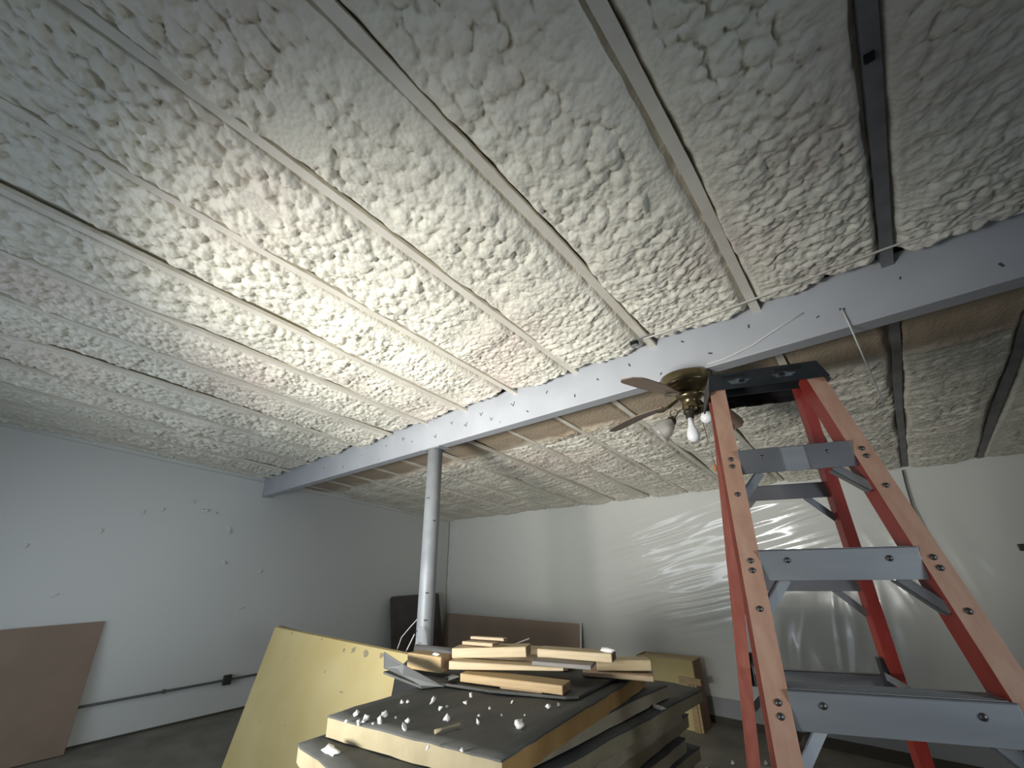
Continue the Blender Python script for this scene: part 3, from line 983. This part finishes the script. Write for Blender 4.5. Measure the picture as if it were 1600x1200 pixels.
# ------------------------------------------------------------------ the stack of insulation boards
def board(rb, ang, W, L, zt_, th, label, core, fl=None, seed=0, tilt=(0, 0), skew=1):
    """rb: back right top corner, ang: how far the right edge leans from the room's depth axis"""
    rnd = random.Random(seed)
    a = math.radians(ang)
    back = Vector((math.sin(a), math.cos(a), 0))
    left = Vector((-math.cos(a + math.radians(skew)), math.sin(a + math.radians(skew)), 0))
    ctr = Vector((rb[0], rb[1], 0)) - back * L / 2 + left * W / 2
    e = empty('insulation_board', (ctr.x, ctr.y, zt_ - th))
    tag(e, label, 'insulation board', 'stacked insulation boards')
    nx, ny = 14, 20
    T = []
    for j in range(ny + 1):
        row = []
        for i in range(nx + 1):
            u, v = i / nx - .5, j / ny - .5
            jx = rnd.uniform(-.004, .004) if i in (0, nx) else 0
            jy = rnd.uniform(-.004, .004) if j in (0, ny) else 0
            p = back * (v * L + jy) - left * (u * W + jx)
            p.z = tilt[0] * u + tilt[1] * v
            row.append(p)
        T.append(row)
    m = MB()
    tv = [[m.bm.verts.new(p + Vector((0, 0, th))) for p in r] for r in T]
    bv = [[m.bm.verts.new(p * .998 + Vector((0, 0, 0))) for p in r] for r in T]
    for j in range(ny):
        for i in range(nx):
            m.bm.faces.new((tv[j][i], tv[j][i + 1], tv[j + 1][i + 1], tv[j + 1][i]))
            m.bm.faces.new((bv[j][i], bv[j + 1][i], bv[j + 1][i + 1], bv[j][i + 1]))
    for j in range(ny):
        f = m.bm.faces.new((tv[j][nx], bv[j][nx], bv[j + 1][nx], tv[j + 1][nx])); f.material_index = 1
        m.bm.faces.new((tv[j][0], tv[j + 1][0], bv[j + 1][0], bv[j][0]))
    for i in range(nx):
        m.bm.faces.new((tv[0][i], bv[0][i], bv[0][i + 1], tv[0][i + 1]))
        m.bm.faces.new((tv[ny][i], tv[ny][i + 1], bv[ny][i + 1], bv[ny][i]))
    m.obj('foam_core', [core, fl or core], e)
    # thin paper facing on top, edges slightly ragged
    m = MB()
    fv = []
    for j in range(ny + 1):
        r_ = []
        for i in range(nx + 1):
            k = Vector((T[j][i].x * (1.004 + rnd.uniform(-.004, .004)), T[j][i].y * (1.003 + rnd.uniform(-.003, .003)), T[j][i].z + th + .001))
            k.z += .0025 * math.sin(i * 1.3 + seed) * math.sin(j * .9)
            r_.append(k)
        fv.append(r_)
    A = [[m.bm.verts.new(p + Vector((0, 0, .003))) for p in r] for r in fv]
    B = [[m.bm.verts.new(p - Vector((0, 0, .003))) for p in r] for r in fv]
    for j in range(ny):
        for i in range(nx):
            f = m.bm.faces.new((A[j][i], A[j][i + 1], A[j + 1][i + 1], A[j + 1][i])); f.smooth = True
            m.bm.faces.new((B[j][i], B[j + 1][i], B[j + 1][i + 1], B[j][i + 1]))
    for j in range(ny):
        m.bm.faces.new((A[j][nx], B[j][nx], B[j + 1][nx], A[j + 1][nx]))
        m.bm.faces.new((A[j][0], A[j + 1][0], B[j + 1][0], B[j][0]))
    for i in range(nx):
        m.bm.faces.new((A[0][i], B[0][i], B[0][i + 1], A[0][i + 1]))
        m.bm.faces.new((A[ny][i], A[ny][i + 1], B[ny][i + 1], B[ny][i]))
    m.obj('facing', 'facer', e)
    return e


board((-1.152, 2.38), -5.2, .81, 1.24, 1.198, .062, 'topmost grey faced insulation board of the stack, strewn with foam crumbs', 'core', 'core_orange', 1, skew=-3.7)
board((-1.090, 2.495), 3.6, .69, 1.62, 1.128, .052, 'second insulation board from the top, poking out on its front corner', 'core', 'core_tan', 2)
board((-1.015, 2.79), 3.8, .80, 1.60, 1.066, .052, 'third insulation board from the top, sticking out furthest at the back', 'core', 'core', 3)
board((-1.08, 2.62), 1.7, .80, 1.50, 1.004, .052, 'fourth insulation board from the top, tucked in under the longest one', 'core', 'core_tan', 4)
board((-1.105, 2.76), .8, .80, 1.60, .942, .052, 'fifth insulation board from the top of the stack', 'core', 'core', 5)
board((-1.075, 2.60), 2.4, .80, 1.50, .880, .052, 'sixth insulation board from the top of the stack', 'core', 'core_tan', 6)
board((-1.055, 2.73), 4.7, .80, 1.60, .818, .052, 'seventh insulation board from the top, lowest seen in the stack', 'core', 'core', 7)
z = .754
k = 0
ORD = 'eighth ninth tenth eleventh twelfth thirteenth fourteenth fifteenth sixteenth seventeenth eighteenth nineteenth twentieth'.split()
while z - .06 > zf(-1.5) + .02:
    board((-1.08 + .02 * (k % 3), 2.66 + .05 * (k % 2)), 1.5 + (k % 4), .80, 1.52, z, .056, ORD[k] + ' insulation board from the top of the stack', 'core', 'core_tan', 10 + k)
    z -= .0655
    k += 1
zz = z + .006
m = MB()
for y in (1.35, 1.95, 2.5):
    m.box(-1.9, -1.15, y - .05, y + .05, zf(-1.5) - .012, zz - .001, bevel=.004)
tag(m.obj('pallet', 'pine_old'), 'low wooden bearers under the stack of insulation boards', 'pallet')

# stiff grey facing sheet lying on the stack with its corner bent up
F_ = [(-2.20, 1.50), (-1.83, 1.46), (-1.77, 1.56), (-1.53, 1.60), (-1.20, 1.72), (-1.16, 1.76)]
m = MB()
fr = [Vector((x, y, 1.206 if i > 0 else 1.212)) for i, (x, y) in enumerate(F_)]
NB = 5
top = []
for j in range(NB + 1):
    top.append([m.bm.verts.new((p.x - .03 * j / NB, p.y + .55 * j / NB, p.z + .012)) for p in fr])
bot = [[m.bm.verts.new(v.co - Vector((0, 0, .010))) for v in r] for r in top]
n = len(fr)
for j in range(NB):
    for i in range(n - 1):
        m.bm.faces.new((top[j][i], top[j][i + 1], top[j + 1][i + 1], top[j + 1][i]))
        m.bm.faces.new((bot[j][i], bot[j + 1][i], bot[j + 1][i + 1], bot[j][i + 1]))
    m.bm.faces.new((top[j][0], top[j + 1][0], bot[j + 1][0], bot[j][0]))
    m.bm.faces.new((top[j][n - 1], bot[j][n - 1], bot[j + 1][n - 1], top[j + 1][n - 1]))
for i in range(n - 1):
    m.bm.faces.new((top[0][i], bot[0][i], bot[0][i + 1], top[0][i + 1]))
    m.bm.faces.new((top[NB][i], top[NB][i + 1], bot[NB][i + 1], bot[NB][i]))
o = m.obj('facing_sheet', 'facer')
tag(o, 'stiff dark grey sheet under the planks on the stack, bent up at its left corner', 'sheet')
# bent-up corner, its paler back showing
m = MB()
q = [(-2.235, 1.515, 1.305), (-1.93, 1.43, 1.292), (-1.72, 1.50, 1.222), (-1.83, 1.455, 1.221), (-1.905, 1.405, 1.262), (-2.09, 1.425, 1.262)]
m.prism([Vector(p) for p in q], (0, .004, .001))
m.obj('bent_corner', 'facer_light', o)


m = MB()
m.prism([(-2.69, 1.93, 1.10), (-2.52, 1.90, 1.19), (-2.03, 1.82, 1.20), (-2.05, 1.80, .85), (-2.62, 1.88, .85), (-2.72, 1.93, .95)], (0, .008, 0))
m.obj('hollow_shade', 'hollow_dark', o)  # hanging facer sheet coloured black, paints the shade under the bent corner

# ------------------------------------------------------------------ loose timber on the stack
def plank(name, e0, e1, h, w, label, m1='pine', end='endgrain', taper=1, group='loose timber on the stack', cat='plank', grp=True):
    """e0,e1: front bottom edge; w: width to the back; h: height"""
    a, b = Vector(e0), Vector(e1)
    ax = (b - a).normalized()
    back = Vector((0, 0, 1)).cross(ax).normalized()
    if back.y < 0: back = -back
    upv = ax.cross(back)
    if upv.z < 0: upv = -upv
    L = (b - a).length
    ctr = (a + b) / 2
    m = MB()
    loc = lambda s, q, r: ax * s + back * q + upv * r
    h1 = h * taper
    v = [m.bm.verts.new(p) for p in (loc(-L / 2, 0, 0), loc(L / 2, 0, 0), loc(L / 2, w, 0), loc(-L / 2, w, 0),
                                     loc(-L / 2, 0, h), loc(L / 2, 0, h1), loc(L / 2, w, h1), loc(-L / 2, w, h))]
    fs = [m.bm.faces.new([v[i] for i in f]) for f in ((3, 2, 1, 0), (4, 5, 6, 7), (0, 1, 5, 4), (1, 2, 6, 5), (2, 3, 7, 6), (3, 0, 4, 7))]
    fs[3].material_index = 1
    fs[5].material_index = 1
    bmesh.ops.bevel(m.bm, geom=[e for e in m.bm.edges], offset=.003, segments=1, affect='EDGES')
    # turn into a local frame so the grain runs along x
    R = Matrix((ax, back, upv)).transposed().to_4x4()
    Ri = R.inverted()
    for vv in m.bm.verts: vv.co = Ri @ vv.co
    o = m.obj(name, [m1, end])
    o.matrix_world = Matrix.Translation(ctr) @ R
    tag(o, label, cat, group if grp else None)
    return o


plank('timber_block', (-2.10, 1.572, 1.238), (-1.862, 1.602, 1.238), .070, .09, 'short chunky timber block at the left end of the planks on the stack', 'pine', 'pine_old', cat='block')
plank('plank', (-1.71, 1.592, 1.226), (-1.205, 1.71, 1.222), .034, .10, 'lowest front plank on the stack with an orange tinted edge', 'pine')
plank('plank', (-1.50, 1.64, 1.219), (-1.30, 1.69, 1.219), .006, .05, 'thin splinter of wood under the lowest front plank', 'pine_old')
plank('plank', (-1.80, 1.60, 1.262), (-1.285, 1.842, 1.276), .036, .10, 'tapering pale plank lying just above the lowest front plank', 'pine_pale', taper=.35)
plank('plank', (-1.842, 1.655, 1.296), (-1.487, 1.822, 1.312), .044, .10, 'bright square cut plank on top of the pile, nearest the post', 'pine_pale')
plank('plank', (-1.46, 1.872, 1.308), (-1.104, 1.972, 1.306), .036, .09, 'pale plank behind the bright one, with a white crumb on its end', 'pine_pale')
plank('plank', (-1.43, 1.79, 1.290), (-1.165, 1.885, 1.286), .018, .12, 'weathered grey board wedged between the pale planks', 'grey_wood', 'grey_wood')
plank('plank', (-1.235, 2.052, 1.248), (-1.026, 2.21, 1.246), .044, .085, 'short plank at the right end of the pile with a rough brown end', 'pine_pale')
plank('plank', (-1.30, 2.02, 1.226), (-1.0, 2.16, 1.214), .022, .16, 'brown offcut lying under the short plank at the right end', 'pine_old')
plank('stick', (-1.86, 1.80, 1.360), (-1.60, 1.78, 1.374), .014, .03, 'brown stick, topmost behind the bright plank', 'pine_old', cat='stick')
plank('stick', (-1.86, 1.74, 1.343), (-1.62, 1.72, 1.356), .016, .05, 'brown stick lying beneath the topmost stick', 'pine_old', cat='stick')
plank('stick', (-1.62, 1.86, 1.340), (-1.54, 1.92, 1.372), .006, .010, 'dark twig poking up behind the bright plank', 'grey_wood', cat='stick')
plank('stick', (-1.97, 1.95, 1.222), (-1.42, 2.07, 1.222), .085, .10, 'hidden brown bearer carrying the sticks behind the bright plank', 'pine_old', cat='stick')
o = MB().tube([(-2.40, 1.86, 1.262), (-2.15, 1.90, 1.262), (-1.99, 1.93, 1.262)], .022, n=14).obj('grey_tube', 'conduit')
tag(o, 'short grey tube lying behind the timber block', 'tube')
m = MB()
pts = [(0, 0, .005), (.03, .01, .018), (.05, -.01, .01), (.09, .02, .024), (.06, .045, .012), (.02, .04, .02)]
m.prism([Vector(p) for p in pts], (0, .004, .003))
o = m.obj('paper_scrap', 'facer_light', loc=(-1.80, 1.565, 1.222))
tag(o, 'crumpled grey paper scrap beside the timber block', 'scrap')

# ------------------------------------------------------------------ wooden crate behind the stack
t = empty('wooden_crate', (-2.2, 5.9, zf(-2.2)))
tag(t, 'low yellowish plywood crate with a dark side standing by the back wall', 'crate')
zt = .60 - zf(-2.2)
MB().box(-.72, -.012, 0, .012, 0, zt, bevel=.002).obj('front_panel', 'yellow', t)
MB().box(-.72, -.012, .25, .262, 0, zt, bevel=.002).obj('rear_panel', 'pine', t)
MB().box(-.012, .0, -.004, .262, 0, zt, bevel=.002).obj('side_panel', 'endgrain', t)
MB().box(-.732, -.72, -.004, .262, 0, zt, bevel=.002).obj('side_panel', 'endgrain', t)
MB().box(-.72, -.012, .012, .25, zt - .03, zt - .015, bevel=.002).obj('lid', 'pine_old', t)
MB().box(-.20, .06, -.022, -.004, zt - .24, zt - .17, bevel=.002).obj('batten', 'pine', t)
MB().box(-.10, -.03, -.022, -.004, 0, zt - .245, bevel=.002).obj('batten', 'pine', t)

# ------------------------------------------------------------------ foam crumbs on the boards
cm = [lump(.013, 21, noise=.5), lump(.011, 22, sq=(1.5, .8, .7), noise=.5), lump(.010, 23, sq=(.8, 1.1, 1.2), noise=.5)]
CR = [(-1.748, 1.087), (-1.657, 1.068), (-1.707, 1.022), (-1.652, 1.15), (-1.6, 1.094), (-1.593, 1.159), (-1.521, 1.162), (-1.467, 1.108), (-1.713, 1.301), (-1.733, 1.286), (-1.627, 1.364), (-1.537, 1.33), (-1.534, 1.361), (-1.562, 1.523), (-1.502, 1.436), (-1.426, 1.267), (-1.299, 1.305), (-1.354, 1.364), (-1.16, 1.37), (-1.359, 1.562), (-1.202, 1.60), (-1.186, 1.649), (-1.652, 1.039), (-1.608, 1.072), (-1.174, 1.11), (-1.289, 1.421), (-1.219, 1.474), (-1.383, 1.453), (-1.277, 1.06)]
SZ = [1.2, 1.5, .8, 1.3, 1.3, .6, 1, 1.5, 1, .8, 1.5, 1.1, .6, 1, 1.2, 1.3, 1.1, .7, 1.9, .8, 1.3, .7, .9, .6, .6, .5, .5, .6, .7]
for i, ((x, y), s) in enumerate(zip(CR, SZ)):
    o = link('foam_crumb', cm[i % 3], None, (x, y, 1.204 + .004 * s))
    o.scale = (s * .68, s * .68, s * .6)
    o.rotation_euler = (i, i * 2.1, i * .7)
    tag(o, 'white foam crumb lying on the topmost grey board', 'crumb', 'foam crumbs on the topmost board')
for x, y, z, s, lb in ((-1.69, .965, 1.140, 1.8, 'white foam crumb on the poking out corner of the second board'),
                       (-1.06, 2.30, 1.080, 1.3, 'white foam crumb on the rim of the third board, beside the second'),
                       (-1.13, 1.985, 1.352, 1.6, 'white foam crumb on the end of a pale plank'),
                       (-1.90, 1.60, 1.316, 1.0, 'white foam crumb on top of the timber block')):
    o = link('foam_crumb', cm[1], None, (x, y, z))
    o.scale = (s * 1.3, s, s * .9)
    tag(o, lb, 'crumb')
m = MB().tube([(-1.345, 1.143, 1.212), (-1.335, 1.17, 1.216), (-1.338, 1.20, 1.213), (-1.325, 1.24, 1.214)], .004, n=6, radii=[.007, .004, .004, .006])
tag(m.obj('foam_strand', 'core'), 'thin curled foam strand on the topmost grey board', 'strand')

# lumps of fallen foam on the floor near the ladder
for i, (x, y) in enumerate(((-1.75, 5.3), (-1.62, 5.1), (-1.9, 5.0), (-1.5, 5.5))):
    o = link('foam_crumb', cm[i % 3], None, (x, y, zf(x) + .012))
    o.scale = (1.3,) * 3
    tag(o, 'fallen foam crumb on the floor behind the ladder', 'crumb', 'foam crumbs on the floor')
